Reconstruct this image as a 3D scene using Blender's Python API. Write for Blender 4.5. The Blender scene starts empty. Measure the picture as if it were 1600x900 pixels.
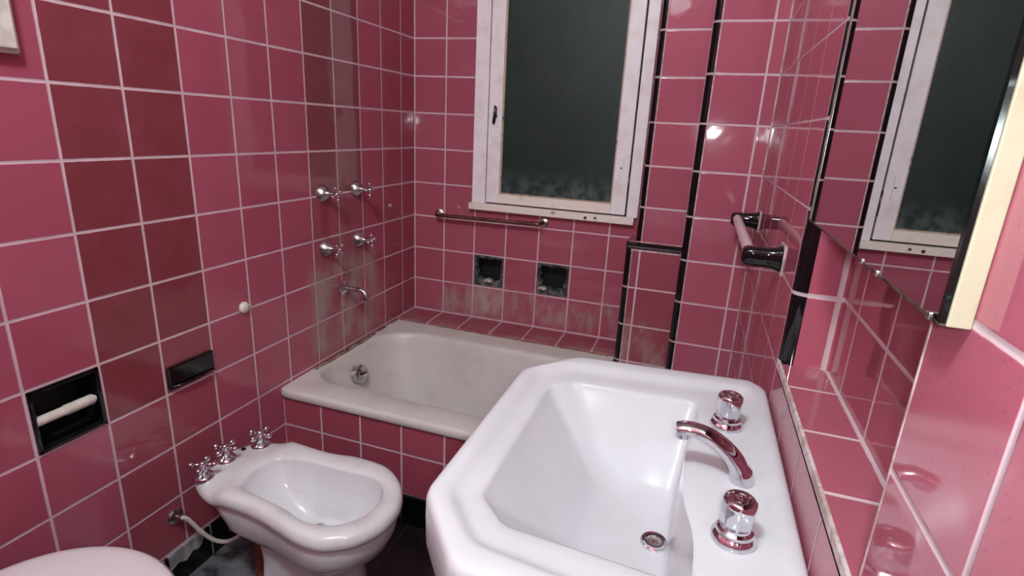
import bpy, bmesh, math, random
from mathutils import Vector, Matrix
random.seed(7)
S = bpy.context.scene
COL = S.collection
T = 0.15          # one wall tile in metres; all plan coordinates below are in tiles
FZ = -2.72        # floor level, in tiles, measured from the first tile joint above the tub
def P(x, y, z): return Vector((x*T, y*T, (z-FZ)*T))

# ------------------------------------------------------------------ camera
CAM = (8.188, -14.916, 5.739); RX, RY, RZ = -0.2870, -0.0510, 0.3180; F = 851.6
cam = bpy.data.cameras.new('camera'); cam_o = bpy.data.objects.new('camera', cam); COL.objects.link(cam_o)
cam.sensor_width = 36; cam.lens = F/1600*36; cam.clip_start = 0.02; cam.clip_end = 50
fwd = Vector((-0.2994592, 0.91102443, -0.28347607)); up = Vector((-0.13696281, 0.25298725, 0.95767576))
right = fwd.cross(up).normalized(); up = right.cross(fwd)
m = Matrix((right, up, -fwd)).transposed().to_4x4(); m.translation = P(*CAM); cam_o.matrix_world = m
S.camera = cam_o
# ------------------------------------------------------------------ world and lights
w = bpy.data.worlds.new('world'); S.world = w; w.use_nodes = True
w.node_tree.nodes['Background'].inputs[0].default_value = (0.01, 0.012, 0.015, 1)
w.node_tree.nodes['Background'].inputs[1].default_value = 1
FLASH_W, FLASH_AIM, FILL_W, EXPO = 14.0, (7.2, -2, 3.2), 68.0, 0.0
def light(name, kind, loc, power, **k):
    l = bpy.data.lights.new(name, kind); l.energy = power
    for a, b in k.items(): setattr(l, a, b)
    o = bpy.data.objects.new(name, l); COL.objects.link(o); o.location = P(*loc); return o
fl = light('phone_flash', 'SPOT', (8.36, -14.9, 5.83), FLASH_W, spot_size=math.radians(140), spot_blend=1.0, shadow_soft_size=0.017, color=(0.86, 1, 1))
fl.rotation_euler = (P(*FLASH_AIM)-fl.location).to_track_quat('-Z', 'Y').to_euler()
cl = light('fill_light', 'POINT', (5.6, -15.6, 13.1), FILL_W, shadow_soft_size=0.10, color=(0.78, 1, 1))  # added fill behind the camera, evens out the flash falloff
S.view_settings.view_transform = 'Standard'; S.view_settings.look = 'None'
S.view_settings.exposure = EXPO; S.view_settings.gamma = 1; S.view_settings.use_curve_mapping = False
S.cycles.caustics_reflective = True; S.cycles.caustics_refractive = False

# ------------------------------------------------------------------ materials
def srgb(r, g, b):
    f = lambda c: (c/255/12.92) if c/255 <= 0.04045 else ((c/255+0.055)/1.055)**2.4
    return (f(r), f(g), f(b), 1)
class NT:
    def __init__(s, name):
        s.m = bpy.data.materials.new(name); s.m.use_nodes = True; s.t = s.m.node_tree; s.n = s.t.nodes
        s.b = s.n['Principled BSDF']
    def link(s, a, b): s.t.links.new(a, b)
    def put(s, v, sock):
        if isinstance(v, bpy.types.NodeSocket): s.link(v, sock)
        elif v is not None: sock.default_value = v
    def math(s, op, a, b=None, c=None, clamp=False):
        n = s.n.new('ShaderNodeMath'); n.operation = op; n.use_clamp = clamp
        for i, v in enumerate((a, b, c)):
            if v is not None: s.put(v, n.inputs[i])
        return n.outputs[0]
    def mix(s, f, a, b, kind='MIX'):
        n = s.n.new('ShaderNodeMix'); n.data_type = 'RGBA'; n.blend_type = kind
        s.put(f, n.inputs[0]); s.put(a, n.inputs[6]); s.put(b, n.inputs[7]); return n.outputs[2]
    def noise(s, vec, scale, detail=3, rough=.5):
        n = s.n.new('ShaderNodeTexNoise'); n.inputs['Scale'].default_value = scale
        n.inputs['Detail'].default_value = detail; n.inputs['Roughness'].default_value = rough
        if vec is not None: s.link(vec, n.inputs['Vector'])
        return n.outputs[0]
    def ramp(s, v, lo, hi, a=0., b=1.):
        n = s.n.new('ShaderNodeMapRange'); n.interpolation_type = 'SMOOTHSTEP'
        s.put(v, n.inputs[0]); 
        for i, q in enumerate((lo, hi, a, b)): n.inputs[i+1].default_value = q
        return n.outputs[0]
    def coord(s):
        n = s.n.new('ShaderNodeTexCoord'); return n.outputs['Object']
def simple(name, col, rough=.4, metal=0, spec=.5, coat=0, noise=None, bump=None, bscale=60):
    k = NT(name); b = k.b
    b.inputs['Roughness'].default_value = rough; b.inputs['Metallic'].default_value = metal
    b.inputs['Specular IOR Level'].default_value = spec; b.inputs['Coat Weight'].default_value = coat
    b.inputs['Base Color'].default_value = col
    if noise:
        c2, sc, lo, hi = noise
        b_in = k.mix(k.ramp(k.noise(k.coord(), sc, 5, .6), lo, hi), col, c2); k.link(b_in, b.inputs['Base Color'])
    if bump:
        n = k.n.new('ShaderNodeBump'); n.inputs['Distance'].default_value = bump; n.inputs['Strength'].default_value = 1
        k.link(k.noise(k.coord(), bscale, 4), n.inputs['Height']); k.link(n.outputs[0], b.inputs['Normal'])
    return k.m
PINK = srgb(174, 89, 107); GROUT = srgb(210, 182, 190)
def tile_mat(name, ua, u0, va='z', v0=0., base=PINK, base2=None, rects=(), stains=(), grout=GROUT, g=.021, rough=.07, wav=.0006, tilt=.004, su=1., sv=1.):
    """glazed square tiles: u runs along axis ua, v along va (tile units), joints at u0+n and v0+n"""
    k = NT(name); co = k.coord(); sep = k.n.new('ShaderNodeSeparateXYZ'); k.link(co, sep.inputs[0])
    def ax(a, o, sc):
        q = sep.outputs['xyz'.index(a)]
        if a == 'z': q = k.math('ADD', q, FZ*T)
        U = k.math('DIVIDE', q, T)
        return U, k.math('DIVIDE', k.math('SUBTRACT', U, o), sc)
    U, uu = ax(ua, u0, su); V, vv = ax(va, v0, sv)
    iu, iv = k.math('FLOOR', uu), k.math('FLOOR', vv)
    fu, fv = k.math('SUBTRACT', uu, iu), k.math('SUBTRACT', vv, iv)
    wob = k.math('MULTIPLY', k.math('SUBTRACT', k.noise(co, 45, 3), .5), .012)
    def edge(f): return k.math('SUBTRACT', .5, k.math('ABSOLUTE', k.math('SUBTRACT', f, .5)))
    d = k.math('ADD', k.math('MINIMUM', edge(fu), edge(fv)), wob)
    tile = k.ramp(d, g-.006, g+.006)
    cmb = k.n.new('ShaderNodeCombineXYZ'); k.link(iu, cmb.inputs[0]); k.link(iv, cmb.inputs[1])
    wn = k.n.new('ShaderNodeTexWhiteNoise'); wn.noise_dimensions = '3D'; k.link(cmb.outputs[0], wn.inputs[0])
    sc = k.n.new('ShaderNodeSeparateColor'); k.link(wn.outputs['Color'], sc.inputs[0])
    r1, r2, r3 = sc.outputs
    col = k.mix(r3, base, base2 or (base[0]*.86, base[1]*.84, base[2]*.9, 1))
    def box(u1, u2, v1, v2, soft=.004):
        a = k.math('MULTIPLY', k.ramp(U, u1-soft, u1+soft), k.ramp(U, u2-soft, u2+soft, 1., 0.))
        b = k.math('MULTIPLY', k.ramp(V, v1-soft, v1+soft), k.ramp(V, v2-soft, v2+soft, 1., 0.))
        return k.math('MULTIPLY', a, b)
    for (u1, u2, v1, v2, c, st) in rects: col = k.mix(k.math('MULTIPLY', box(u1, u2, v1, v2), st), col, c)
    # fine mottling of the glaze
    sp = k.ramp(k.noise(co, 260, 2), .62, .72, 0., .35)
    col = k.mix(sp, col, (base[0]*.45, base[1]*.4, base[2]*.45, 1))
    col = k.mix(k.ramp(k.noise(co, 14, 4), .35, .7, 0., .22), col, (base[0]*.8, base[1]*.75, base[2]*.8, 1))
    gcol = k.mix(k.ramp(k.noise(co, 9, 4), .45, .7, 0., .5), grout, (grout[0]*.72, grout[1]*.68, grout[2]*.66, 1))
    col = k.mix(tile, gcol, col)
    for (u1, u2, v1, v2, c, st, nsc, lo, hi, soft) in stains:
        mp = k.n.new('ShaderNodeMapping'); k.link(co, mp.inputs[0]); mp.inputs['Scale'].default_value = (1, 1, .45)
        f = k.math('MULTIPLY', box(u1, u2, v1, v2, soft), k.ramp(k.noise(mp.outputs[0], nsc, 6, .65), lo, hi))
        col = k.mix(k.math('MULTIPLY', f, st), col, c)
    k.link(col, k.b.inputs['Base Color'])
    k.link(k.ramp(tile, 0., 1., .6, rough), k.b.inputs['Roughness'])
    k.b.inputs['Specular IOR Level'].default_value = .5
    def tl(f, r): return k.math('MULTIPLY', k.math('SUBTRACT', f, .5), k.math('MULTIPLY', k.math('SUBTRACT', r, .5), tilt*T*2))
    h = k.math('ADD', k.math('ADD', tl(fu, r1), tl(fv, r2)), k.math('MULTIPLY', k.ramp(d, 0., g+.012), .0007))
    h = k.math('ADD', h, k.math('MULTIPLY', k.noise(co, 16, 1), wav))
    bp = k.n.new('ShaderNodeBump'); bp.inputs['Strength'].default_value = 1; bp.inputs['Distance'].default_value = 1
    k.link(h, bp.inputs['Height']); k.link(bp.outputs[0], k.b.inputs['Normal'])
    return k.m
MAROON = srgb(124, 56, 62); BROWN = srgb(128, 68, 74); GREY = srgb(168, 150, 146); RUST = srgb(110, 36, 24)
PL = srgb(172, 87, 107); PB = srgb(170, 89, 107)
M_left = tile_mat('left_wall_tiles', 'y', -.756, base=PL, base2=srgb(164, 77, 97), rects=[
    (-9.756, -7.756, 1, 12, MAROON, .95), (-9.756, -7.756, -2, 1, srgb(152, 75, 87), .85), (-8.756, -7.756, 1, 2, srgb(144, 69, 79), .8),
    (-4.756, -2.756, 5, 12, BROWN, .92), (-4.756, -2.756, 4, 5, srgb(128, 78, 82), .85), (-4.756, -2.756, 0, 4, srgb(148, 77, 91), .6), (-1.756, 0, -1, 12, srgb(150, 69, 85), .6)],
    stains=[(-4.9, -2.2, .2, 2.4, GREY, .85, 11, .36, .62, .3), (-4.7, -3.0, 2.0, 5.0, srgb(150, 112, 108), .45, 12, .45, .7, .3),
            (-3.2, -1., .1, 1.3, GREY, .35, 14, .42, .7, .4), (-4.45, -4.2, 1.4, 2.6, RUST, .5, 10, .35, .6, .06), (-3.2, -2.95, 1.6, 2.7, RUST, .35, 10, .35, .6, .06), (-4.45, -4.15, 2.9, 4.0, RUST, .35, 10, .35, .6, .06)])
M_back = tile_mat('back_wall_tiles', 'x', 1.015, base=PB, base2=srgb(164, 81, 99),
    stains=[(.9, 6.7, -.1, 1.0, GREY, .75, 13, .42, .68, .3), (2.0, 3.1, .1, 1.1, srgb(190, 178, 176), .5, 16, .4, .62, .2), (4.0, 5.1, .1, 1.1, srgb(180, 160, 160), .4, 18, .45, .65, .2)])
M_pier_front = tile_mat('pier_front_tiles', 'x', 8.149, base=srgb(178, 93, 111))
M_pier_mid = tile_mat('pier_middle_tiles', 'x', 6.993, base=srgb(178, 93, 111))
M_side = tile_mat('pier_side_tiles', 'y', -.1, base=PINK)
M_box_front = tile_mat('boxing_front_tiles', 'x', 7.02, base=srgb(156, 81, 95), base2=srgb(146, 71, 85), stains=[(6.7, 8.1, -.2, 1.1, GREY, .6, 12, .42, .66, .2)])
M_right = tile_mat('right_wall_tiles', 'y', -.77, base=srgb(176, 91, 109), base2=srgb(168, 83, 101), rough=.04, wav=.0003, g=.013)

M_near = tile_mat('right_near_wall_tiles', 'y', -.60, base=srgb(176, 93, 111), base2=srgb(172, 89, 107), rough=.05)
M_rec = tile_mat('recess_wall_tiles', 'y', -.56, base=srgb(172, 89, 105), rough=.06)
M_ret = tile_mat('recess_return_tiles', 'x', 9.9, base=srgb(182, 93, 111), rough=.06, g=.03)
M_ledge = tile_mat('recess_ledge_tiles', 'y', -.61, 'x', 9.96-2, base=srgb(170, 89, 105), sv=2., rough=.06)
M_apron = tile_mat('apron_tiles', 'x', 0., base=srgb(166, 79, 97), base2=srgb(154, 71, 87))
M_tubledge = tile_mat('tub_ledge_tiles', 'x', 1.015, 'y', .0, base=srgb(160, 79, 95), sv=2.12, stains=[(0, 6.7, -1.2, -.6, GREY, .4, 14, .4, .65, .2)])
M_floor = tile_mat('floor_tiles', 'x', 3.19, 'y', -6.05, base=srgb(30, 28, 30), base2=srgb(38, 36, 38), grout=srgb(62, 60, 62), su=1.33, sv=1.33, g=.008, rough=.35,
    stains=[(-1, 2.2, -9.6, -6.3, srgb(120, 120, 126), .95, 9, .34, .62, .3), (2.2, 9, -16, -6, srgb(70, 62, 52), .5, 60, .62, .7, .1)])
BLACK = srgb(12, 12, 14)
M_black = simple('black_glaze', BLACK, .07, bump=.0004, bscale=25)
M_blacktrim = tile_mat('black_trim_glaze', 'x', -50, base=BLACK, base2=BLACK, grout=srgb(190, 168, 172), g=.022, rough=.07, su=500.)
M_basetile = tile_mat('black_base_tiles', 'y', -.3, 'z', -50, base=BLACK, base2=BLACK, grout=srgb(120, 120, 122), g=.02, sv=500., rough=.12)
M_basefront = tile_mat('black_front_base_tiles', 'x', 0, 'z', -50, base=BLACK, base2=BLACK, grout=srgb(60, 60, 62), g=.012, sv=500., rough=.2)
M_grout = simple('grout', srgb(208, 188, 192), .7, noise=(srgb(170, 148, 140), 40, .4, .6))
M_cement = simple('bare_cement', srgb(178, 178, 180), .8, noise=(srgb(130, 130, 134), 30, .4, .6), bump=.001)
M_sink = simple('sink_porcelain', srgb(208, 203, 210), .2, spec=.22, coat=0, noise=(srgb(202, 197, 202), 6, .4, .7))
M_bidet = simple('bidet_porcelain', srgb(226, 224, 228), .13, coat=.4, noise=(srgb(214, 210, 213), 9, .45, .7))
M_tub = simple('worn_tub_enamel', srgb(214, 206, 204), .32, noise=(srgb(200, 190, 186), 8, .42, .8))
M_grime = simple('tub_grime', srgb(150, 138, 118), .7, noise=(srgb(110, 96, 74), 30, .4, .6))
M_lid = simple('toilet_plastic', srgb(226, 214, 220), .22)
M_chrome = simple('chrome', srgb(214, 214, 218), .06, 1, noise=(srgb(170, 170, 175), 80, .5, .8))
M_dull = simple('tarnished_chrome', srgb(205, 204, 202), .28, 1, noise=(srgb(120, 112, 104), 50, .45, .65))
M_rail = simple('tarnished_rail_metal', srgb(140, 100, 96), .28, 1, noise=(srgb(96, 66, 60), 40, .4, .65))
M_darkm = simple('dark_metal', srgb(70, 62, 62), .3, 1)
M_frame = simple('white_window_paint', srgb(246, 238, 242), .4, noise=(srgb(232, 222, 222), 12, .45, .7))
M_dirty = simple('stained_window_paint', srgb(240, 228, 220), .5, noise=(srgb(186, 160, 130), 16, .56, .8))
M_putty = simple('rusty_putty', srgb(190, 166, 146), .7, noise=(srgb(96, 68, 50), 45, .56, .7))
M_rustspot = simple('rust_spot', srgb(92, 50, 30), .8)
M_cream = simple('cream_paint', srgb(174, 162, 140), .45, noise=(srgb(166, 152, 128), 25, .45, .7))
M_white = simple('white_plastic', srgb(222, 214, 206), .5, noise=(srgb(200, 190, 180), 30, .4, .6))
M_hose = simple('grey_hose', srgb(190, 180, 176), .5)
M_pipe = simple('brown_rusty_pipe', srgb(120, 60, 32), .6, noise=(srgb(84, 38, 20), 40, .4, .6))
M_cavity = simple('dark_cavity', srgb(9, 10, 12), .6)
M_brok = simple('broken_mortar', srgb(104, 104, 106), .8, noise=(srgb(40, 42, 44), 45, .38, .6), bump=.002)
M_soap = simple('residue', srgb(196, 190, 168), .8, noise=(srgb(120, 110, 90), 60, .4, .6))
M_ceil = simple('ceiling_paint', srgb(226, 220, 216), .8)
M_bar = simple('milky_bar', srgb(222, 196, 200), .25)
M_edge = simple('mirror_green_edge', srgb(5, 16, 15), .15, noise=(srgb(30, 150, 130), 14, .58, .64))  # dark green glass edge, teal glints put into its colour as patches
k = NT('mirror_silver'); k.b.inputs['Metallic'].default_value = 1; k.b.inputs['Roughness'].default_value = .0
k.b.inputs['Base Color'].default_value = (.74, .78, .77, 1); M_mirror = k.m
k = NT('mirror_tarnish'); k.b.inputs['Metallic'].default_value = .5; k.b.inputs['Roughness'].default_value = .4
k.link(k.mix(k.ramp(k.noise(k.coord(), 60, 4), .4, .6), srgb(44, 34, 30), srgb(92, 96, 80)), k.b.inputs['Base Color']); M_tarnish = k.m
M_bevel = simple('bevelled_glass', srgb(176, 172, 172), .25, .6)
# obscured window glass, dark night behind it
k = NT('obscured_glass'); co = k.coord()
k.b.inputs['Roughness'].default_value = .45; k.b.inputs['Specular IOR Level'].default_value = .35
cc = k.mix(k.ramp(k.noise(co, 5, 4), .35, .7), srgb(24, 46, 38), srgb(32, 52, 46)); cc = k.mix(k.ramp(k.noise(co, 150, 2), .55, .7, 0., .5), cc, srgb(28, 40, 36))
sepn = k.n.new('ShaderNodeSeparateXYZ'); k.link(co, sepn.inputs[0])
low = k.math('MULTIPLY', k.ramp(sepn.outputs[2], (3.85-FZ)*T, (4.7-FZ)*T, 1., 0.), k.ramp(k.noise(co, 22, 5), .35, .65))
cc = k.mix(k.math('MULTIPLY', low, .55), cc, srgb(120, 130, 134)); k.link(cc, k.b.inputs['Base Color'])  # paler low band: flash glow on the glass put into its colour
k.b.inputs['Transmission Weight'].default_value = .15
bn = k.n.new('ShaderNodeBump'); bn.inputs['Distance'].default_value = .0008; k.link(k.noise(co, 220, 2), bn.inputs['Height']); k.link(bn.outputs[0], k.b.inputs['Normal']); M_glass = k.m

# ------------------------------------------------------------------ mesh helpers
def tag(o, label=None, cat=None, group=None, kind=None):
    for a, b in (('label', label), ('category', cat), ('group', group), ('kind', kind)):
        if b: o[a] = b
    return o
def link(name, bm, mat, parent=None, smooth=False, bevel=0, mats=None, angle=None):
    me = bpy.data.meshes.new(name); bm.normal_update(); bm.to_mesh(me); bm.free()
    for mm in (mats or [mat]): me.materials.append(mm)
    if smooth:
        for p in me.polygons: p.use_smooth = True
    o = bpy.data.objects.new(name, me); COL.objects.link(o)
    if angle is not None: me.set_sharp_from_angle(angle=math.radians(angle))
    if bevel:
        b = o.modifiers.new('bevel', 'BEVEL'); b.width = bevel*T; b.segments = 3; b.limit_method = 'ANGLE'
    if parent: o.parent = parent; o.matrix_parent_inverse = parent.matrix_world.inverted()
    return o
def empty(name, loc, label, cat, group=None):
    o = bpy.data.objects.new(name, None); COL.objects.link(o); o.location = P(*loc); o.empty_display_size = .05
    o.matrix_world = Matrix.Translation(P(*loc)); return tag(o, label, cat, group)
def struct(o): o['kind'] = 'structure'; return o
def quad(bm, pts): return bm.faces.new([bm.verts.new(P(*p)) for p in pts])
def box(bm, x0, x1, y0, y1, z0, z1):
    v = [bm.verts.new(P(x, y, z)) for x in (x0, x1) for y in (y0, y1) for z in (z0, z1)]
    for f in ((0, 1, 3, 2), (4, 6, 7, 5), (0, 4, 5, 1), (2, 3, 7, 6), (0, 2, 6, 4), (1, 5, 7, 3)): bm.faces.new([v[i] for i in f])
    bmesh.ops.recalc_face_normals(bm, faces=bm.faces[:])
def BM(): return bmesh.new()
def boxo(name, dims, mat, parent=None, bevel=0):
    bm = BM(); box(bm, *dims); return link(name, bm, mat, parent, bevel=bevel)
def plane_holes(bm, axis, val, a, b, holes=()):
    """wall sheet at axis=val over u range a, z range b, with rectangular holes (u0,u1,z0,z1)"""
    us = sorted({a[0], a[1], *[h[i] for h in holes for i in (0, 1)]}); zs = sorted({b[0], b[1], *[h[i] for h in holes for i in (2, 3)]})
    for u0, u1 in zip(us, us[1:]):
        for z0, z1 in zip(zs, zs[1:]):
            cu, cz = (u0+u1)/2, (z0+z1)/2
            if any(h[0] < cu < h[1] and h[2] < cz < h[3] for h in holes): continue
            pt = (lambda u, z: (val, u, z)) if axis == 'x' else (lambda u, z: (u, val, z))
            quad(bm, [pt(u0, z0), pt(u1, z0), pt(u1, z1), pt(u0, z1)])
    bmesh.ops.remove_doubles(bm, verts=bm.verts[:], dist=1e-5)
def tube(bm, pts, r, n=12, cap=True, flat=None):
    """sweep along tile-unit points; r scalar or list; flat = optional list of (width, height) factors"""
    pts = [P(*p) for p in pts]; rs = r if isinstance(r, (list, tuple)) else [r]*len(pts)
    prev = None; rings = []
    for i, p in enumerate(pts):
        t = (pts[min(i+1, len(pts)-1)]-pts[max(i-1, 0)]).normalized()
        if prev is None: a = Vector((0, 0, 1)) if abs(t.z) < .9 else Vector((1, 0, 0)); s = t.cross(a).normalized()
        else: s = (prev-t*prev.dot(t)).normalized()
        prev = s; u = s.cross(t).normalized(); fw, fh = flat[i] if flat else (1, 1)
        rings.append([bm.verts.new(p+(s*math.cos(2*math.pi*j/n)*fw+u*math.sin(2*math.pi*j/n)*fh)*rs[i]*T) for j in range(n)])
    for A, B in zip(rings, rings[1:]):
        for j in range(n): bm.faces.new((A[j], A[(j+1) % n], B[(j+1) % n], B[j]))
    if cap: bm.faces.new(rings[0][::-1]); bm.faces.new(rings[-1])
    bmesh.ops.recalc_face_normals(bm, faces=bm.faces[:])
def lathe(bm, base, axis, prof, n=24, flute=None):
    """prof: (distance along axis, radius) in tiles"""
    ax = Vector(axis).normalized(); a = Vector((0, 0, 1)) if abs(ax.z) < .9 else Vector((1, 0, 0)); s = ax.cross(a).normalized(); u = ax.cross(s)
    o = P(*base); rings = []
    for d, r in prof:
        ring = []
        for j in range(n):
            th = 2*math.pi*j/n; rr = r*(1+(flute[1]*math.cos(flute[0]*th) if flute and flute[2] <= d <= flute[3] else 0))
            ring.append(bm.verts.new(o+(ax*d+(s*math.cos(th)+u*math.sin(th))*rr)*T))
        rings.append(ring)
    for A, B in zip(rings, rings[1:]):
        for j in range(n): bm.faces.new((A[j], A[(j+1) % n], B[(j+1) % n], B[j]))
    bm.faces.new(rings[0][::-1]); bm.faces.new(rings[-1]); bmesh.ops.recalc_face_normals(bm, faces=bm.faces[:])
def catmull(pts, seg=6, closed=False):
    out = []; n = len(pts); rng = range(n) if closed else range(n-1)
    for i in rng:
        g = lambda k: pts[(i+k) % n] if closed else pts[min(max(i+k, 0), n-1)]
        p0, p1, p2, p3 = g(-1), g(0), g(1), g(2)
        for s in range(seg):
            t = s/seg
            out.append(tuple(.5*((2*b)+(-a+c)*t+(2*a-5*b+4*c-d)*t*t+(-a+3*b-3*c+d)*t**3) for a, b, c, d in zip(p0, p1, p2, p3)))
    if not closed: out.append(tuple(pts[-1]))
    return out
def rounded(corners, seg=8):
    """closed outline from (x, y, radius) corners"""
    out = []; n = len(corners)
    for i in range(n):
        x, y, r = corners[i]; p = Vector((x, y)); a = Vector(corners[i-1][:2]); b = Vector(corners[(i+1) % n][:2])
        da, db = (a-p), (b-p); ra = min(r, da.length*.49, db.length*.49)
        if ra < 1e-4: out.append((x, y)); continue
        s, e = p+da.normalized()*ra, p+db.normalized()*ra
        for q in range(seg+1):
            t = q/seg; c = s*(1-t)**2+p*2*t*(1-t)+e*t*t; out.append((c.x, c.y))
    return out
def radial(poly, c, N):
    res = []; n = len(poly)
    for j in range(N):
        th = 2*math.pi*j/N+.0013; dx, dy = math.cos(th), math.sin(th); best = 0
        for i in range(n):
            ax, ay = poly[i][0]-c[0], poly[i][1]-c[1]; bx, by = poly[(i+1) % n][0]-c[0], poly[(i+1) % n][1]-c[1]
            ex, ey = bx-ax, by-ay; den = dx*ey-dy*ex
            if abs(den) < 1e-9: continue
            t = (ax*ey-ay*ex)/den; s = (ax*dy-ay*dx)/den
            if t > 0 and -1e-6 <= s <= 1+1e-6: best = max(best, t)
        res.append(best)
    return res
def shell(rings, c, N=240, close_in=True, close_out=False):
    """rings from inside to outside: (outline polygon or (prev-scale), z). returns bmesh"""
    bm = BM(); loops = []
    for r, z in rings:
        rr = radial(r, c, N); zz = z if callable(z) else (lambda x, y, z=z: z); L = []
        for j in range(N):
            th = 2*math.pi*j/N+.0013; x, y = c[0]+rr[j]*math.cos(th), c[1]+rr[j]*math.sin(th); L.append(bm.verts.new(P(x, y, zz(x, y))))
        loops.append(L)
    for A, B in zip(loops, loops[1:]):
        for j in range(N): bm.faces.new((A[j], B[j], B[(j+1) % N], A[(j+1) % N]))
    if close_in: bm.faces.new(loops[0])
    if close_out: bm.faces.new(loops[-1][::-1])
    bmesh.ops.recalc_face_normals(bm, faces=bm.faces[:])
    return bm
def inset(poly, d, c=None):
    """move a polygon inwards by d (outwards when negative)"""
    n = len(poly); out = []; area = sum(poly[i][0]*poly[(i+1) % n][1]-poly[(i+1) % n][0]*poly[i][1] for i in range(n)); sg = 1 if area > 0 else -1
    for i in range(n):
        a, p, b = Vector(poly[i-1]), Vector(poly[i]), Vector(poly[(i+1) % n])
        t = (b-a); t = t.normalized() if t.length > 1e-6 else Vector((1, 0)); out.append((p.x-t.y*d*sg, p.y+t.x*d*sg))
    return out
def lerp_poly(a, b, c, t, N=240):
    ra, rb = radial(a, c, N), radial(b, c, N)
    return [(c[0]+(ra[j]*(1-t)+rb[j]*t)*math.cos(2*math.pi*j/N+.0013), c[1]+(ra[j]*(1-t)+rb[j]*t)*math.sin(2*math.pi*j/N+.0013)) for j in range(N)]

# ------------------------------------------------------------------ room shell
CZ = 13.9; YF = -19.0; XR = 9.42; XREC = 9.96
WIN = (2.1, 6.6, 3.5, 10.9); N1 = (2.04, 2.97, 1.06, 1.97); N2 = (4.04, 4.97, 1.06, 1.97); PH = (-10.73, -9.78, 1.02, 1.98); AH = (-8.73, -7.78, 1.08, 1.5)
bm = BM(); plane_holes(bm, 'x', 0, (YF, 0), (FZ, CZ), [PH]); struct(link('wall_left', bm, M_left))
bm = BM(); plane_holes(bm, 'y', 0, (0, 6.66), (FZ, CZ), [WIN, N1, N2]); quad(bm, [(6.66, 0, 3.13), (6.86, 0, 3.13), (6.86, 0, CZ), (6.66, 0, CZ)]); struct(link('wall_back', bm, M_back))
bm = BM(); quad(bm, [(8.149, -2.1, FZ), (XR, -2.1, FZ), (XR, -2.1, CZ), (8.149, -2.1, CZ)]); struct(link('wall_pier', bm, M_pier_front))
bm = BM(); quad(bm, [(7.995, -1.95, FZ), (7.995, -1.16, FZ), (7.995, -1.16, CZ), (7.995, -1.95, CZ)])
quad(bm, [(6.853, -1.02, 3.1), (6.853, 0, 3.1), (6.853, 0, CZ), (6.853, -1.02, CZ)]); struct(link('wall_pier_side', bm, M_side))
bm = BM(); quad(bm, [(6.993, -1.16, 3.1), (7.995, -1.16, 3.1), (7.995, -1.16, CZ), (6.993, -1.16, CZ)]); struct(link('wall_pier_middle', bm, M_pier_mid))
bm = BM(); quad(bm, [(6.82, -1.4, FZ), (7.995, -1.4, FZ), (7.995, -1.4, 2.97), (6.82, -1.4, 2.97)]); struct(link('wall_boxing', bm, M_box_front))
bm = BM(); quad(bm, [(6.66, -1.24, FZ), (6.66, 0, FZ), (6.66, 0, 3.0), (6.66, -1.24, 3.0)]); quad(bm, [(6.66, -1.24, 3.13), (7.995, -1.24, 3.13), (7.995, 0, 3.13), (6.66, 0, 3.13)])
quad(bm, [(6.66, -1.24, 3.0), (6.66, 0, 3.0), (6.66, 0, 3.13), (6.66, -1.24, 3.13)]); struct(link('wall_boxing_side', bm, M_side))
YR, YN = -7.94, -11.69; LZ = 3.10
bm = BM(); quad(bm, [(XR, -7.79, FZ), (XR, -2.1, FZ), (XR, -2.1, CZ), (XR, -7.79, CZ)]); quad(bm, [(XR, YN, FZ), (XR, -7.79, FZ), (XR, -7.79, LZ-.07), (XR, YN, LZ-.07)])
struct(link('wall_right', bm, M_right))
bm = BM(); quad(bm, [(XR, YF, FZ), (XR, YN, FZ), (XR, YN, CZ), (XR, YF, CZ)]); struct(link('wall_right_near', bm, M_near))
bm = BM(); quad(bm, [(XREC, YN, LZ), (XREC, YR, LZ), (XREC, YR, 12), (XREC, YN, 12)]); struct(link('wall_recess', bm, M_rec))
bm = BM(); quad(bm, [(9.57, YR, LZ), (XREC, YR, LZ), (XREC, YR, 12), (9.57, YR, 12)]); quad(bm, [(XR, YN, LZ), (XREC, YN, LZ), (XREC, YN, 12), (XR, YN, 12)])
struct(link('wall_recess_return', bm, M_ret))
bm = BM(); quad(bm, [(XR, YN, 12), (XREC, YN, 12), (XREC, YR, 12), (XR, YR, 12)]); quad(bm, [(XR, YN, 12), (XR, -7.79, 12), (XR, -7.79, CZ), (XR, YN, CZ)]); struct(link('wall_recess_head', bm, M_right))
bm = BM(); box(bm, XR, XREC+.02, YN, YR+.0, LZ-.12, LZ); struct(link('trim_recess_ledge', bm, M_ledge))
boxo('trim_recess_edge', (XR-.010, XR+.02, YN, -7.79, LZ-.075, LZ+.008), M_grout).__setitem__('kind', 'structure')
struct(boxo('trim_recess_corner', (XR-.004, XR+.02, YN-.007, YN+.01, LZ, 12), M_grout))
bm = BM(); quad(bm, [(0, YF, FZ), (XREC, YF, FZ), (XREC, YF, CZ), (0, YF, CZ)]); struct(link('wall_front', bm, M_back))
bm = BM(); quad(bm, [(-.0, YF, FZ), (XREC, YF, FZ), (XREC, 0, FZ), (-.0, 0, FZ)]); struct(link('floor', bm, M_floor))
bm = BM(); quad(bm, [(-.0, YF, CZ), (XREC, YF, CZ), (XREC, 0, CZ), (-.0, 0, CZ)]); struct(link('ceiling', bm, M_ceil))
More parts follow.
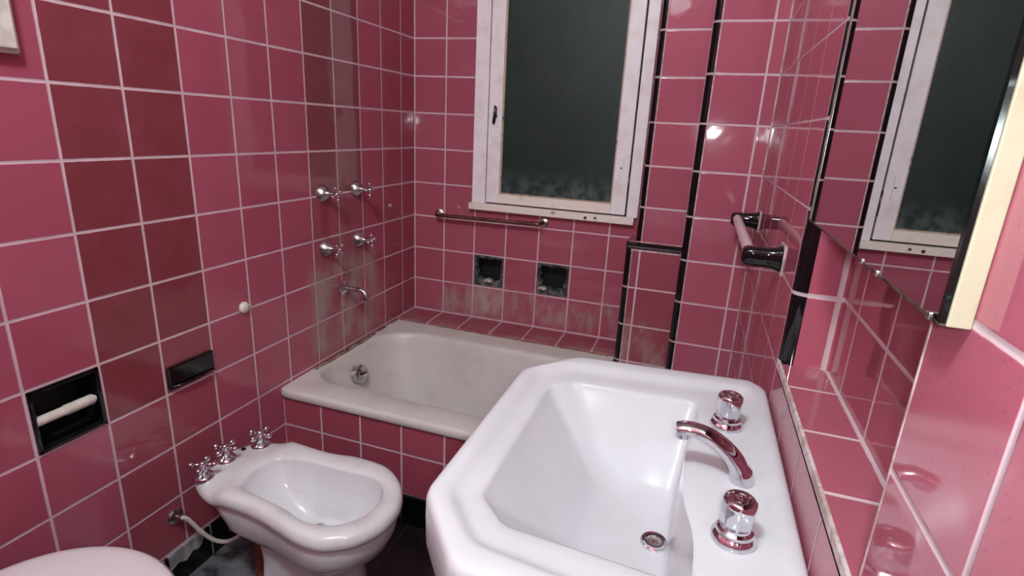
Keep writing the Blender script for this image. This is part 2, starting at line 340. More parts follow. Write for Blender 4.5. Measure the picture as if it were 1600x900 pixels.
# quarter-round black glazed corner trims
def quarter(name, cx, cy, r, z0, z1, a0=180, lab=None):
    bm = BM(); n = 8; zs = [z0, z1]
    prof = [(cx+r*math.cos(math.radians(a0+90*i/n)), cy+r*math.sin(math.radians(a0+90*i/n))) for i in range(n+1)]
    for (xa, ya), (xb, yb) in zip(prof, prof[1:]): quad(bm, [(xa, ya, z0), (xb, yb, z0), (xb, yb, z1), (xa, ya, z1)])
    bmesh.ops.remove_doubles(bm, verts=bm.verts[:], dist=1e-5)
    return struct(link(name, bm, M_blacktrim, smooth=True))
quarter('trim_1', 8.149, -1.946, .154, FZ, CZ)
quarter('trim_2', 6.993, -1.02, .14, 3.1, CZ)
quarter('trim_3', 6.82, -1.24, .16, FZ, 2.97)
quarter('trim_4', XR+.15, -7.79, .15, LZ, 12)
for i, (x, y0, z0, z1) in enumerate([(8.155, -2.104, FZ, CZ), (6.998, -1.164, 3.13, CZ), (6.825, -1.404, FZ, 2.97)]):
    struct(boxo('trim_%d' % (5+i), (x-.012, x+.012, y0, y0+.01, z0, z1), M_grout))
bm = BM()   # horizontal quarter round on top of the low boxing, with a return to the back wall
n = 8; pr = [(-1.24-.16*math.cos(math.radians(90*i/n)), 2.97+.16*math.sin(math.radians(90*i/n))) for i in range(n+1)]
for (ya, za), (yb, zb) in zip(pr, pr[1:]): quad(bm, [(6.82-.16+.16*(0 if za < 2.98 else .3), ya, za), (7.995, ya, za), (7.995, yb, zb), (6.82-.16+.16*.3, yb, zb)])
pr = [(6.82-.16*math.cos(math.radians(90*i/n)), 2.97+.16*math.sin(math.radians(90*i/n))) for i in range(n+1)]
for (xa, za), (xb, zb) in zip(pr, pr[1:]): quad(bm, [(xa, -1.3, za), (xa, 0, za), (xb, 0, zb), (xb, -1.3, zb)])
struct(link('trim_8', bm, M_black, smooth=True))
struct(boxo('trim_9', (6.8, 7.995, -1.407, -1.39, 2.945, 2.985), M_grout)); struct(boxo('trim_10', (6.86, 7.995, -1.17, -1.15, 3.11, 3.15), M_grout))
struct(boxo('trim_11', (XR-.018, XR+.01, -2.118, -2.09, FZ, CZ), M_grout))
# tub apron, tub ledge, black base courses
struct(boxo('trim_tub_ledge', (0, 6.66, -1.06, 0, FZ, -.02), M_tubledge, bevel=.02))
bm = BM(); quad(bm, [(0, -6.05, FZ), (XR, -6.05, FZ), (XR, -6.05, -.25), (0, -6.05, -.25)]); struct(link('wall_apron', bm, M_apron))
struct(boxo('baseboard_apron', (0.02, XR, -6.1, -6.02, FZ, -1.99), M_basefront, bevel=.02))
struct(boxo('baseboard_left', (0, .05, -8.42, -6.1, FZ, -2.03), M_basetile, bevel=.015))
bm = BM(); zt = [-2.12, -2.3, -2.34, -2.28, -2.38, -2.3, -2.36]; ys = [-8.42, -8.5, -8.6, -8.7, -8.85, -9.0, -9.2]
poly = [(y, z) for y, z in zip(ys, zt)]+[(-9.2, FZ), (-8.42, FZ)]
f0 = [bm.verts.new(P(.05, y, z)) for y, z in poly]; f1 = [bm.verts.new(P(.0, y, z)) for y, z in poly]; bm.faces.new(f0)
for i in range(len(poly)): j = (i+1) % len(poly); bm.faces.new((f0[i], f0[j], f1[j], f1[i]))
bmesh.ops.recalc_face_normals(bm, faces=bm.faces[:]); struct(link('baseboard_left_broken', bm, M_black))
struct(boxo('baseboard_left_mortar', (0, .03, -9.2, -8.42, FZ, -2.03), M_cement)); struct(boxo('baseboard_left_rest', (0, .05, YF, -9.2, FZ, -2.03), M_basetile, bevel=.015))

# ------------------------------------------------------------------ window
W0 = empty('window_1', (4.34, -.1, 3.4), None, None); W0['kind'] = 'structure'
yo = -.13
def bar(name, x0, x1, z0, z1, y0, y1, mat, bev=.02, par=W0): return boxo(name, (x0, x1, y0, y1, z0, z1), mat, par, bev)
bm = BM()
for d in ((1.95, 2.35, yo, .05, 3.56, 11.1), (6.435, 6.73, yo, .05, 3.56, 11.1), (2.35, 6.40, yo, .05, 10.7, 11.1)): box(bm, *d)
link('casing', bm, M_frame, W0, bevel=.02)
sill = bar('sill', 1.88, 6.655, 3.37, 3.56, -.21, .05, M_dirty)
bm = BM()
for d in ((2.37, 2.76, -.08, .08, 3.60, 10.68), (6.0, 6.385, -.08, .08, 3.60, 10.68)): box(bm, *d)
sash = link('sash', bm, M_frame, W0, bevel=.02)
bm = BM()
for d in ((2.76, 6.0, -.08, .08, 3.60, 3.86), (2.76, 6.0, -.08, .08, 10.4, 10.68)): box(bm, *d)
link('sash_rail', bm, M_dirty, W0, bevel=.02)
bm = BM()
for d in ((2.74, 2.80, -.03, .08, 3.84, 10.42), (5.96, 6.02, -.03, .08, 3.84, 10.42), (2.76, 6.0, -.04, .08, 3.84, 3.90)): box(bm, *d)
link('glazing_bead', bm, M_putty, W0, bevel=.01)
boxo('pane', (2.78, 5.98, .02, .05, 3.88, 10.45), M_glass, W0)
boxo('frame_rebate', (2.1, 6.6, .08, .25, 3.5, 10.9), M_cavity, W0)  # block behind the sash, shade of the casing gap put into its near-black colour
bm = BM(); tube(bm, [(6.41, -.12, 4.15), (6.41, -.12, 4.75)], .022, 10); link('hinge', bm, M_rail, W0, smooth=True)
# espagnolette slot on the left stile, small latch on the right one
bm = BM(); box(bm, 2.565, 2.685, -.11, -.075, 5.72, 6.32); pl = link('latch_plate', bm, M_frame, W0, bevel=.03)
bm = BM(); tube(bm, [(2.56, -.115, 6.26), (2.59, -.14, 6.2), (2.57, -.14, 6.02), (2.55, -.14, 5.84), (2.535, -.12, 5.79)], [.03, .045, .045, .045, .03], 8); tube(bm, [(2.60, -.12, 5.98), (2.63, -.19, 6.0), (2.62, -.2, 6.08)], .03, 8); link('latch_handle', bm, M_darkm, pl, smooth=True)
bm = BM(); box(bm, 6.13, 6.22, -.105, -.075, 4.55, 5.1); pl2 = link('latch_plate', bm, M_frame, W0, bevel=.03)
bm = BM(); tube(bm, [(6.155, -.115, 4.83), (6.195, -.115, 4.83)], .02, 8); link('keyhole', bm, M_darkm, pl2)
bm = BM()
for (x, z, r) in ((5.35, 3.45, .05), (5.62, 3.47, .04)): lathe(bm, (x, -.205, z), (0, -1, 0), [(0, r), (.012, r*.8)], 10)
link('rust_mark', bm, M_rustspot, sill)
bm = BM(); lathe(bm, (4.42, -.205, 3.50), (0, -1, 0), [(0, .05), (.01, .05)], 9); lathe(bm, (4.48, -.205, 3.51), (0, -1, 0), [(0, .03), (.01, .03)], 9); link('paint_chip', bm, M_putty, sill)

# ------------------------------------------------------------------ broken soap niches
def niche(x0, x1, z0, z1, label, seed):
    rnd = random.Random(seed); r = empty('soap_niche', ((x0+x1)/2, .25, z0), label, 'soap niche', 'broken soap niches in the back wall')
    bm = BM(); d = .5
    quad(bm, [(x0, d, z0), (x1, d, z0), (x1, d, z1), (x0, d, z1)]); quad(bm, [(x0, 0, z0), (x1, 0, z0), (x1, d, z0), (x0, d, z0)]); quad(bm, [(x0, 0, z1), (x1, 0, z1), (x1, d, z1), (x0, d, z1)])
    quad(bm, [(x0, 0, z0), (x0, d, z0), (x0, d, z1), (x0, 0, z1)]); quad(bm, [(x1, 0, z0), (x1, d, z0), (x1, d, z1), (x1, 0, z1)]); link('cavity', bm, M_cavity, r)
    # ragged mortar rim
    bm = BM(); N = 44; cx, cz = (x0+x1)/2, (z0+z1)/2; out, inn, inn2 = [], [], []
    for i in range(N):
        th = 2*math.pi*i/N; c, s = math.cos(th), math.sin(th); k = 1/max(abs(c), abs(s)); w = (x1-x0)/2+.005
        low = max(0, -s*k)
        f = .86-.04*rnd.random()-low*.22*(.6+.6*rnd.random())-(.08*rnd.random() if rnd.random() < .4 else 0)
        out.append(bm.verts.new(P(cx+c*k*w, -.006, cz+s*k*w))); inn.append(bm.verts.new(P(cx+c*k*w*f, .03, cz+s*k*w*f))); inn2.append(bm.verts.new(P(cx+c*k*w*f*.96, .2, cz+s*k*w*f*.96)))
    for i in range(N):
        j = (i+1) % N; bm.faces.new((out[i], out[j], inn[j], inn[i])); bm.faces.new((inn[i], inn[j], inn2[j], inn2[i]))
    bmesh.ops.recalc_face_normals(bm, faces=bm.faces[:]); link('mortar_rim', bm, M_brok, r)
    bm = BM(); lathe(bm, (cx+(-.02 if seed == 1 else -.3), .1, z0+.12), (0, 0, 1), [(0, .17), (.05, .15), (.09, .06)], 12); link('soap_residue', bm, M_soap, r, smooth=True)
niche(*N1, 'dark square hole of a broken soap dish, left of the two under the window', 1)
niche(*N2, 'dark square hole of a broken soap dish, right one nearer the stepped pier', 2)

# ------------------------------------------------------------------ bathtub
TC = (4.3, -3.6); NT_ = 300
tub_out = [(0.0, -1.07), (6.64, -1.07), (6.64, -1.42), (8.13, -1.42), (8.13, -2.12), (9.4, -2.12), (9.4, -6.13), (0.0, -6.13)][::-1]
op = [(.10, -5.33, .95), (8.7, -5.33, 1.2), (8.7, -1.75, 1.6), (.08, -1.78, 1.5)]
opn = rounded(op, 14); flo = rounded([(1.0, -4.8, .8), (7.6, -4.8, .9), (7.6, -2.4, 1), (1.0, -2.4, .9)], 10)
mid = lerp_poly(opn, flo, TC, .35, NT_); mid2 = lerp_poly(opn, flo, TC, .75, NT_)
tb = lambda a, z: (a, z)
tubrings = [(rounded([(2, -4.0, .5), (7, -4.0, .5), (7, -3.2, .5), (2, -3.2, .5)]), -2.25), (flo, -2.2), (inset(flo, -.12), -2.1), (mid2, -1.85), (mid, -1.0), (inset(opn, .08), -.42), (inset(opn, .02), -.24), (inset(opn, -.02), -.16), (inset(opn, -.07), -.125), (inset(opn, -.13), -.115)]
ro = lambda d: [(max(x, 0.0), y) if True else 0 for x, y in tub_out]
def fr(dy): return [(x, (y+dy if y < -6 else y)) for x, y in tub_out]
tubrings += [(fr(.08), -.085), (fr(.03), -.10), (fr(0.0), -.15), (fr(0.0), -.26), (fr(.03), -.31), (fr(.07), -.33)]
TUB = empty('bathtub', (4.7, -3.6, FZ), 'worn white built-in bathtub behind the pink tiled apron', 'bathtub')
link('tub_shell', shell(tubrings, TC, NT_), M_tub, TUB, smooth=True, angle=50)
bm = BM(); lathe(bm, (.50, -3.74, -.66), (1, 0, .35), [(-.18, .24), (.02, .24), (.035, .21), (.04, .15), (.03, .14)], 24); ov = link('overflow_cover', bm, M_dull, TUB, smooth=True, angle=30)
bm = BM(); tube(bm, [(.55, -3.82, -.64), (.55, -3.66, -.64)], .025, 8); link('overflow_grid', bm, M_darkm, ov)
# brown sealant grime along the wall side
bm = BM(); pts = [(.03, y, -.115+.02*math.sin(y*9)) for y in [-5.2+.14*i for i in range(30)]]; tube(bm, pts, [.03+.02*random.random() for _ in pts], 6); pts = [(x, -1.08, -.1) for x in [.1+.22*i for i in range(30)]]; tube(bm, pts, [.025+.02*random.random() for _ in pts], 6); link('sealant', bm, M_grime, TUB)

# ------------------------------------------------------------------ tub valves and spout
def cross_handle(par, base, axis, arm=.17, mat=M_chrome, up=0., r=.028, k=1., name='cross_handle'):
    ax = Vector(axis).normalized(); a = Vector((0, 0, 1)) if abs(ax.z) < .9 else Vector((1, 0, 0)); s = ax.cross(a).normalized(); u = ax.cross(s); b = Vector(base)
    s, u = s*math.cos(up)+u*math.sin(up), u*math.cos(up)-s*math.sin(up)
    bm = BM(); lathe(bm, tuple(b-ax*.06), ax, [(0, .045), (.03, .06), (.09, .065), (.12, .05), (.135, .02)], 14)
    for d in (s, -s, u, -u):
        e = b+d*arm; tube(bm, [tuple(b+d*.03), tuple(b+d*arm*.6), tuple(e)], [r, r*.8, r], 8)
        lathe(bm, tuple(e-d*.045), d, [(0, .01*k), (.012*k, .03*k), (.035*k, .045*k), (.06*k, .045*k), (.085*k, .03*k), (.097*k, .008*k)], 10)
    return link(name, bm, mat, par, smooth=True)
VAL = [(-4.36, 4.06, 'upper left tub valve with bell escutcheon and cross handle', .3), (-3.03, 4.05, 'upper right tub valve with bell escutcheon and cross handle', .0),
       (-4.34, 2.76, 'lower left tub valve with dull bell escutcheon and cross handle', .75), (-3.00, 2.75, 'lower right tub valve directly above the bath spout', .1)]
for y, z, lab, rot_ in VAL:
    v = empty('tub_valve', (0, y, z), lab, 'tap', 'cross handle valves on the left wall')
    bm = BM(); lathe(bm, (0, y, z), (1, 0, 0), [(0, .20), (.03, .20), (.08, .175), (.14, .12), (.19, .07), (.22, .05), (.36, .045)], 24); link('escutcheon', bm, M_dull, v, smooth=True, angle=40)
    cross_handle(v, (.40, y, z), (1, 0, 0), .14, M_chrome, rot_)
sp = empty('bath_spout', (0, -3.72, 1.58), 'short curved chrome spout on the stained left wall above the tub', 'spout')
bm = BM(); lathe(bm, (0, -3.72, 1.62), (1, 0, 0), [(0, .2), (.03, .2), (.07, .15), (.12, .08)], 24); link('flange', bm, M_dull, sp, smooth=True, angle=40)
bm = BM(); tube(bm, catmull([(.05, -3.72, 1.62), (.25, -3.72, 1.62), (.45, -3.72, 1.63), (.60, -3.72, 1.60), (.67, -3.72, 1.50), (.67, -3.72, 1.38)], 5), .065, 14); link('spout_tube', bm, M_dull, sp, smooth=True, angle=50)

# ------------------------------------------------------------------ grab rail under the window
gr = empty('grab_rail', (2.5, 0, 3.1), 'long thin tarnished grab rail under the window', 'rail')
bm = BM(); tube(bm, catmull([(.86, 0, 3.12), (.86, -.16, 3.12), (.92, -.28, 3.11), (1.1, -.32, 3.11), (2.5, -.32, 3.13), (3.9, -.32, 3.15), (4.08, -.28, 3.16), (4.14, -.16, 3.17), (4.14, 0, 3.17)], 6), .055, 12); link('rail', bm, M_rail, gr, smooth=True)
for x, z in ((.86, 3.12), (4.14, 3.17)):
    bm = BM(); lathe(bm, (x, 0, z), (0, -1, 0), [(0, .13), (.02, .13), (.035, .1), (.05, .07)], 20); link('flange', bm, M_dull, gr, smooth=True, angle=40)

# ------------------------------------------------------------------ towel bar with black ceramic brackets
tb_ = empty('towel_bar', (9.42, -4.7, 4.15), 'pale towel bar between two black ceramic brackets on the right wall', 'towel bar')
for y in (-6.62, -2.85):
    bm = BM(); N = 28; prof = [(9.415, .20, .19), (9.37, .19, .175), (9.30, .165, .15), (9.2, .15, .14), (9.05, .15, .14), (8.95, .145, .135), (8.905, .12, .11), (8.885, .06, .06)]
    loops = []
    for x, hy, hz in prof:
        L = []
        for j in range(N):
            th = 2*math.pi*j/N; c, s = math.cos(th), math.sin(th); e = .62
            L.append(bm.verts.new(P(x, y+math.copysign(abs(c)**e, c)*hy, 4.15+math.copysign(abs(s)**e, s)*hz)))
        loops.append(L)
    for A, B in zip(loops, loops[1:]):
        for j in range(N): bm.faces.new((A[j], A[(j+1) % N], B[(j+1) % N], B[j]))
    bm.faces.new(loops[0][::-1]); bm.faces.new(loops[-1]); bmesh.ops.recalc_face_normals(bm, faces=bm.faces[:])
    br = link('bracket', bm, M_black, tb_, smooth=True)
    boxo('mortar_collar', (9.40, 9.425, y-.215, y+.215, 3.94, 4.36), M_grout, br, .02)
bm = BM(); tube(bm, [(9.0, -6.62, 4.17), (9.0, -2.85, 4.17)], .085, 16); link('bar', bm, M_bar, tb_, smooth=True, angle=50)

# ------------------------------------------------------------------ mirror cabinet over the recess
XM = 9.30; ym0, ym1 = -12.09, -8.62; zm0, zm1 = 4.97, 11.5
mc = empty('mirror_cabinet', (9.4, -10.3, 4.97), 'tall wall mirror on a cream painted board reflecting the window', 'mirror')
boxo('backing_board', (XM+.022, XR-.002, ym0, ym1, zm0, zm1), M_cream, mc, .008)
boxo('mirror_glass', (XM, XM+.02, ym0+.05, ym1-.012, zm0+.012, zm1), M_mirror, mc)
bm = BM(); box(bm, XM-.002, XM+.024, ym0+.012, ym0+.05, zm0+.012, zm1); link('glass_edge', bm, M_edge, mc)
bm = BM(); box(bm, XM-.002, XM+.024, ym0+.012, ym1, zm0, zm0+.012); box(bm, XM-.002, XM+.024, ym1-.012, ym1, zm0, zm1); link('tarnished_edge', bm, M_tarnish, mc)
boxo('bevel_strip', (XM-.001, XM+.01, ym1-.11, ym1-.03, zm0+.02, zm1), M_bevel, mc)
for y in (-10.73, -11.08, -11.95):
    boxo('clip', (XM-.012, XM+.03, y-.02, y+.02, zm0-.01, zm0+.03), M_dull, mc, .008)

# ------------------------------------------------------------------ wash basin
SC = (8.22, -9.67); NS = 360; SZ = 2.55
s_out = rounded([(6.20, -8.25, .12), (6.82, -7.50, .12), (9.22, -7.28, .08), (9.415, -7.50, .06), (9.415, -11.85, .06), (9.2, -12.05, .08), (6.80, -11.86, .12), (6.20, -11.12, .12)], 6)
s_step = rounded([(6.43, -8.28, .15), (6.78, -7.86, .12), (9.12, -7.62, .2), (9.18, -7.8, .2), (9.18, -11.6, .2), (9.1, -11.75, .2), (6.86, -11.52, .12), (6.43, -11.02, .15)], 6)
bas = rounded([(6.66, -8.45, .10), (6.94, -8.18, .10), (8.55, -8.08, .12), (8.56, -8.70, .25), (8.44, -9.2, .35), (8.43, -10.15, .35), (8.56, -10.65, .25), (8.55, -11.25, .12), (6.98, -11.16, .10), (6.66, -10.85, .10)], 6)
bfl = rounded([(7.55, -9.15, .3), (7.9, -8.9, .3), (8.40, -8.95, .1), (8.40, -10.4, .1), (7.9, -10.45, .3), (7.55, -10.2, .3)], 6)
dr = [(8.25+.13*math.cos(a*math.pi/12), -9.67+.13*math.sin(a*math.pi/12)) for a in range(24)]
L = lambda t: lerp_poly(bfl, bas, SC, t, NS)
srings = [(dr, 1.44), (lerp_poly(dr, bfl, SC, .5, NS), 1.465), (bfl, 1.52), (L(.12), 1.60), (L(.3), 1.75), (L(.6), 2.02), (L(.85), 2.26), (L(.95), 2.36), (L(.985), 2.405), (bas, 2.43), (inset(bas, -.035), 2.445),
          (lerp_poly(inset(bas, -.035), inset(s_step, .10), SC, .5, NS), 2.455), (inset(s_step, .10), 2.465), (inset(s_step, .05), 2.475), (s_step, 2.505), (inset(s_step, -.05), 2.54), (inset(s_step, -.09), 2.552), (inset(s_out, .10), 2.556), (inset(s_out, .05), 2.55), (inset(s_out, .02), 2.525), (s_out, 2.47), (inset(s_out, -.005), 2.3), (inset(s_out, .0), 2.02), (inset(s_out, .02), 1.93), (inset(s_out, .07), 1.88), (inset(s_out, .16), 1.84)]
def inw(p, f, dx=0): return [(9.415-(9.415-x)*f if x < 9.41 else x, -9.67+(y+9.67)*f) for x, y in p]
srings += [(inw(s_out, .90), 1.6), (inw(s_out, .82), 1.3), (inw(s_out, .68), .9), (inw(s_out, .45), .55)]
WB = empty('washbasin', (8.9, -9.67, FZ), 'large white wash basin with chamfered corners against the right wall', 'sink')
link('basin', shell(srings, SC, NS), M_sink, WB, smooth=True, angle=60)
ped = rounded([(7.9, -10.3, .3), (9.3, -10.4, .1), (9.3, -8.95, .1), (7.9, -9.05, .3)], 6); pc = (8.6, -9.67)
link('pedestal', shell([(inset(ped, -.12), 1.05), (inset(ped, -.05), .7), (inset(ped, .06), 0), (inset(ped, .06), -1.8), (inset(ped, -.06), -2.5), (inset(ped, -.12), FZ)], pc, 96, False), M_sink, WB, smooth=True)
bm = BM(); lathe(bm, (8.25, -9.67, 1.42), (0, 0, 1), [(0, .15), (.045, .15), (.06, .135), (.055, .105), (.03, .1)], 28); dn = link('drain', bm, M_chrome, WB, smooth=True, angle=40)
bm = BM(); lathe(bm, (8.25, -9.67, 1.455), (0, 0, 1), [(0, .085), (.02, .085), (.03, .06)], 20)
for a in range(5): lathe(bm, (8.25+.05*math.cos(a*1.257), -9.67+.05*math.sin(a*1.257), 1.48), (0, 0, 1), [(0, .014), (.012, .01)], 8)
link('drain_plug', bm, M_dull, dn, smooth=True, angle=40)
def knob(x, y, s):
    z = 2.46; bm = BM(); lathe(bm, (x, y, z), (0, 0, 1), [(0, .185*s), (.025, .19*s), (.055, .18*s), (.075, .155*s), (.085, .15*s), (.11, .15*s), (.13, .125*s), (.15, .12*s)], 32); kb = link('tap_base', bm, M_chrome, WB, smooth=True, angle=35)
    bm = BM(); lathe(bm, (x, y, z+.145), (0, 0, 1), [(0, .118*s), (.02, .135*s), (.2, .14*s), (.245, .135*s), (.265, .115*s), (.268, .09*s), (.255, .085*s), (.255, .05*s), (.268, .045*s), (.272, .02*s)], 64, flute=(8, .010, .01, .25)); link('knob', bm, M_chrome, kb, smooth=True, angle=40)
knob(8.87, -8.60, 1.0); knob(8.87, -10.60, 1.0)
bm = BM(); path = catmull([(8.99, -9.67, 2.44), (8.96, -9.67, 2.55), (8.88, -9.67, 2.68), (8.76, -9.67, 2.79), (8.62, -9.67, 2.87), (8.48, -9.67, 2.905), (8.38, -9.67, 2.90), (8.32, -9.67, 2.88)], 5)
n = len(path); rr = [.15-.055*min(1, i/(n*.7)) for i in range(n)]; tube(bm, path, rr, 20, flat=[(1.05, .85) if i < 6 else (1.0, .72) for i in range(n)])
spt = link('spout', bm, M_chrome, WB, smooth=True, angle=60)
bm = BM(); lathe(bm, (8.37, -9.67, 2.85), (0, 0, -1), [(-.02, .07), (.05, .07), (.06, .055)], 20); link('aerator', bm, M_chrome, spt, smooth=True, angle=40)

# ------------------------------------------------------------------ bidet
BC = (2.75, -8.45); NB = 220
b_out = catmull([(0.66, -8.98), (0.48, -8.72), (0.44, -8.3), (0.56, -7.9), (0.74, -7.62), (1.05, -7.50), (1.4, -7.46), (2.09, -7.50), (2.5, -7.48), (2.87, -7.41), (3.45, -7.44), (3.83, -7.63), (4.13, -7.95), (4.30, -8.35), (4.28, -8.79), (4.08, -9.17), (3.79, -9.4), (3.54, -9.5), (3.19, -9.5), (2.76, -9.41), (2.3, -9.31), (1.88, -9.27), (1.47, -9.26), (1.05, -9.18)], 5, True)
b_in = catmull([(1.6, -8.88), (1.5, -8.45), (1.58, -8.14), (1.8, -7.99), (2.21, -7.91), (2.59, -7.91), (2.96, -7.9), (3.3, -7.87), (3.62, -7.92), (3.82, -8.07), (3.95, -8.36), (3.93, -8.67), (3.81, -8.92), (3.6, -9.12), (3.34, -9.2), (3.08, -9.2), (2.69, -9.1), (2.24, -9.03), (1.86, -8.97)], 5, True)
def bz(base, k=1): return lambda x, y: base+(.0 if x > 1.5 else -.10*k*min(1, (1.5-x)/.25))
b_fl = rounded([(2.3, -8.75, .3), (3.4, -8.85, .4), (3.4, -8.1, .4), (2.3, -8.2, .3)], 6)
LB = lambda t: lerp_poly(b_fl, b_in, BC, t, NB)
MB = lambda t: lerp_poly(b_in, b_out, BC, t, NB)
brings = [(rounded([(2.9, -8.6, .1), (3.1, -8.6, .1), (3.1, -8.4, .1), (2.9, -8.4, .1)]), -1.22), (b_fl, -1.15), (LB(.3), -1.0), (LB(.65), -.76), (LB(.88), -.52), (LB(.96), -.38), (LB(.99), -.29), (MB(.0), -.262), (MB(.02), -.245), (MB(.10), bz(-.222, .1)), (MB(.3), bz(-.205, .5)), (MB(.55), bz(-.20)), (MB(.8), bz(-.225)), (MB(.93), bz(-.265)), (b_out, bz(-.34)), (inset(b_out, .0), bz(-.42, .8)), (inset(b_out, .05), bz(-.49, .8)), (inset(b_out, .10), bz(-.50, .8))]
def bs(f, cx=2.75): return [(cx+(x-cx)*f, -8.45+(y+8.45)*f) for x, y in b_out]
def rearcut(p, xm): return [(max(x, xm+.15*abs(y+8.45)), y) for x, y in p]
brings += [(rearcut(inset(b_out, .08), .95), -.56), (rearcut(inset(b_out, .10), 1.2), -.75), (rearcut(bs(.88), 1.4), -.98), (rearcut(bs(.72, 2.8), 1.6), -1.2), (rearcut(bs(.58, 2.85), 1.8), -1.34), (rearcut(bs(.52, 2.85), 1.85), -1.5)]
BD = empty('bidet', (2.8, -8.45, FZ), 'white bidet with three cross handle taps beside the left wall', 'bidet')
link('bowl', shell(brings, BC, NB), M_bidet, BD, smooth=True, angle=60)
pd = rounded([(1.9, -9.0, .12), (3.35, -9.05, .3), (3.72, -8.45, .3), (3.35, -7.9, .35), (1.9, -7.95, .12)], 6)
link('pedestal', shell([(inset(pd, .02), -1.28), (inset(pd, .05), -1.6), (inset(pd, .02), -2.1), (inset(pd, -.06), -2.5), (inset(pd, -.12), -2.62), (inset(pd, -.12), FZ)], BC, 120, False), M_bidet, BD, smooth=True)
bm = BM(); lathe(bm, (2.74, -8.42, -1.14), (0, 0, 1), [(0, .13), (.02, .12), (.03, .09)], 20); link('drain', bm, M_dull, BD, smooth=True, angle=40)
bm = BM(); lathe(bm, (.78, -8.0, -.31), (0, 0, 1), [(0, .045), (.02, .04)], 12); link('plug_hole', bm, M_darkm, BD)
for x, y, rt in ((.80, -8.90, .5), (.74, -8.36, .2), (.96, -7.76, .1)):
    bm = BM(); lathe(bm, (x, y, -.315), (0, 0, 1), [(0, .175), (.03, .17), (.055, .15), (.085, .085), (.11, .06), (.17, .06), (.2, .075), (.24, .05)], 24); tp = link('tap', bm, M_chrome, BD, smooth=True, angle=40)
    cross_handle(tp, (x, y, -.07), (0, 0, 1), .17, M_chrome, rt, .04, 1.3)

# ------------------------------------------------------------------ water supply of the bidet
hs = empty('supply_hose', (0, -8.91, -1.34), 'thin pale water hose curling from wall flange to under bidet', 'hose')
bm = BM(); lathe(bm, (0, -8.93, -1.34), (1, 0, 0), [(0, .15), (.02, .15), (.05, .12), (.07, .07), (.12, .06), (.16, .06)], 20); link('wall_flange', bm, M_dull, hs, smooth=True, angle=40)
bm = BM(); tube(bm, catmull([(.12, -8.93, -1.34), (.22, -8.86, -1.40), (.35, -8.74, -1.72), (.50, -8.60, -1.98), (.68, -8.46, -2.05), (.86, -8.3, -1.92), (.92, -8.26, -1.6), (.85, -8.35, -1.2), (.75, -8.5, -.85), (.74, -8.55, -.5)], 8), .04, 10); link('hose', bm, M_hose, hs, smooth=True)
pp = tag(link('waste_pipe', (lambda b: (tube(b, [(1.52, -8.55, FZ), (1.52, -8.55, -1.45)], .11, 16), b)[1])(BM()), M_pipe, smooth=True, angle=50), 'short brown rusty pipe standing behind the bidet foot', 'pipe')
tag(link('waste_hose', (lambda b: (tube(b, catmull([(1.6, -8.7, -1.42), (1.42, -8.66, -1.45), (1.25, -8.5, -1.38), (1.05, -8.35, -1.1), (1.0, -8.3, -.56)], 6), .05, 10), b)[1])(BM()), M_hose, smooth=True), 'pale bent pipe just under the rear of the bidet bowl', 'pipe')

# ------------------------------------------------------------------ toilet
WC = empty('toilet', (1.8, -12.05, FZ), 'toilet with closed white lid in the bottom left corner', 'toilet')
def ell(cx, cy, a, b, n=72): return [(cx+a*math.cos(2*math.pi*i/n)*(1 if math.cos(2*math.pi*i/n) > 0 else .95), cy+b*math.sin(2*math.pi*i/n)) for i in range(n)]
lc = (1.85, -12.08); e = ell(*lc, 1.52, 1.32)
link('lid', shell([(inset(e, 1.0), .13), (inset(e, .5), .125), (inset(e, .15), .10), (inset(e, .05), .075), (e, .03), (inset(e, .02), -.01)], lc, 120), M_lid, WC, smooth=True)
link('seat', shell([(inset(e, .4), -.02), (inset(e, .05), -.02), (inset(e, .02), -.06), (inset(e, .04), -.12), (inset(e, .12), -.13)], lc, 120), M_lid, WC, smooth=True)
link('bowl', shell([(inset(e, .5), -.14), (inset(e, .12), -.14), (inset(e, .10), -.3), (inset(e, .25), -.7), (ell(1.7, -12.08, 1.1, .8), -1.3), (ell(1.6, -12.08, 1.0, .62), -1.9), (ell(1.6, -12.08, 1.1, .7), FZ)], lc, 120), M_bidet, WC, smooth=True)
for y in (-11.75, -12.4):
    bm = BM(); tube(bm, [(.42, y-.12, .06), (.42, y+.12, .06)], .05, 10); link('hinge', bm, M_lid, WC, smooth=True)

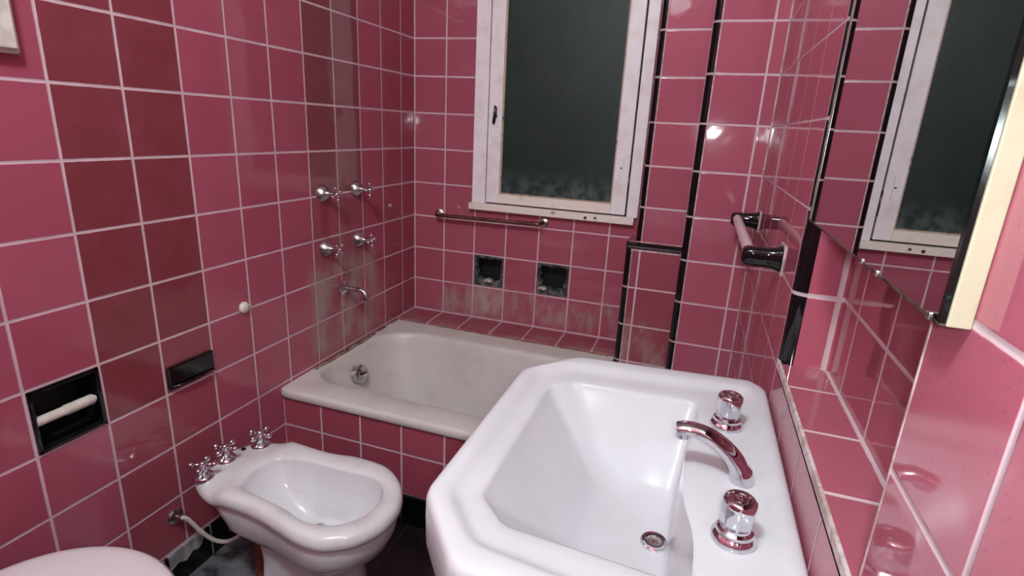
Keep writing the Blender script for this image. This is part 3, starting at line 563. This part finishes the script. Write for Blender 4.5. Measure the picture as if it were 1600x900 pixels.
# ------------------------------------------------------------------ left wall fittings
ph = empty('paper_holder', (0, -10.25, 1.0), 'black recessed paper holder tile with broken white roller', 'toilet paper holder')
bm = BM(); y0, y1, z0, z1 = PH; d = -.55
quad(bm, [(d, y0, z0), (d, y1, z0), (d, y1, z1), (d, y0, z1)])
for q in ([(0, y0, z0), (0, y1, z0), (d, y1, z0), (d, y0, z0)], [(0, y0, z1), (0, y1, z1), (d, y1, z1), (d, y0, z1)], [(0, y0, z0), (d, y0, z0), (d, y0, z1), (0, y0, z1)], [(0, y1, z0), (d, y1, z0), (d, y1, z1), (0, y1, z1)]): quad(bm, q)
link('recess_liner', bm, M_cavity, ph)
bm = BM()
for q in ((-.02, .03, y0, y1, z1-.06, z1), (-.02, .03, y0, y1, z0, z0+.06), (-.02, .03, y0, y0+.06, z0, z1), (-.02, .03, y1-.06, y1, z0, z1)): box(bm, *q)
link('rim', bm, M_black, ph, bevel=.015)
bm = BM(); tube(bm, [(-.02, y0+.05, 1.50), (-.02, -10.27, 1.50)], .068, 16); tube(bm, [(-.02, -10.30, 1.50), (-.02, y1-.14, 1.50), (-.02, y1-.09, 1.50)], [.078, .078, .045], 16); link('roller', bm, M_white, ph, smooth=True, angle=40)
ah = empty('ceramic_shelf', (0, -8.25, 1.08), 'small flat black ceramic shelf block let into a dark red tile', 'shelf')
boxo('block', (0, .07, *AH[:2], *AH[2:]), M_black, ah, .04); 
bm = BM(); tube(bm, [(.08, AH[0]+.05, 1.13), (.10, AH[0]+.4, 1.13), (.10, AH[1]-.3, 1.13), (.08, AH[1]-.04, 1.13)], .025, 8); link('front_lip', bm, M_black, ah, smooth=True)
bm = BM(); lathe(bm, (0, -6.93, 2.06), (1, 0, 0), [(0, .12), (.04, .12), (.08, .09), (.10, .04)], 9); tag(link('plaster_dab', bm, M_white, smooth=True), 'small white dab of plaster stuck on the left wall tiles', 'plaster')
cb = tag(boxo('wall_box', (0, .12, -12.6, -10.06, 6.29, 9.2), M_white, bevel=.03), 'pale box fixed high on the left wall in the top left corner', 'box')
boxo('box_lid', (.12, .17, -12.55, -10.11, 6.34, 9.15), M_white, cb, .02)
# unseen ceiling fixture, added to go with the fill light
lp = empty('fill_fixture', (5.6, -15.6, CZ), 'unseen round white ceiling fixture behind the camera, added for the fill light', 'lamp')
bm = BM(); lathe(bm, (5.6, -15.6, CZ-.005), (0, 0, -1), [(0, .45), (.15, .42), (.25, .1), (.3, .06)], 32); link('fill_fixture_base', bm, M_ceil, lp, smooth=True, angle=40)
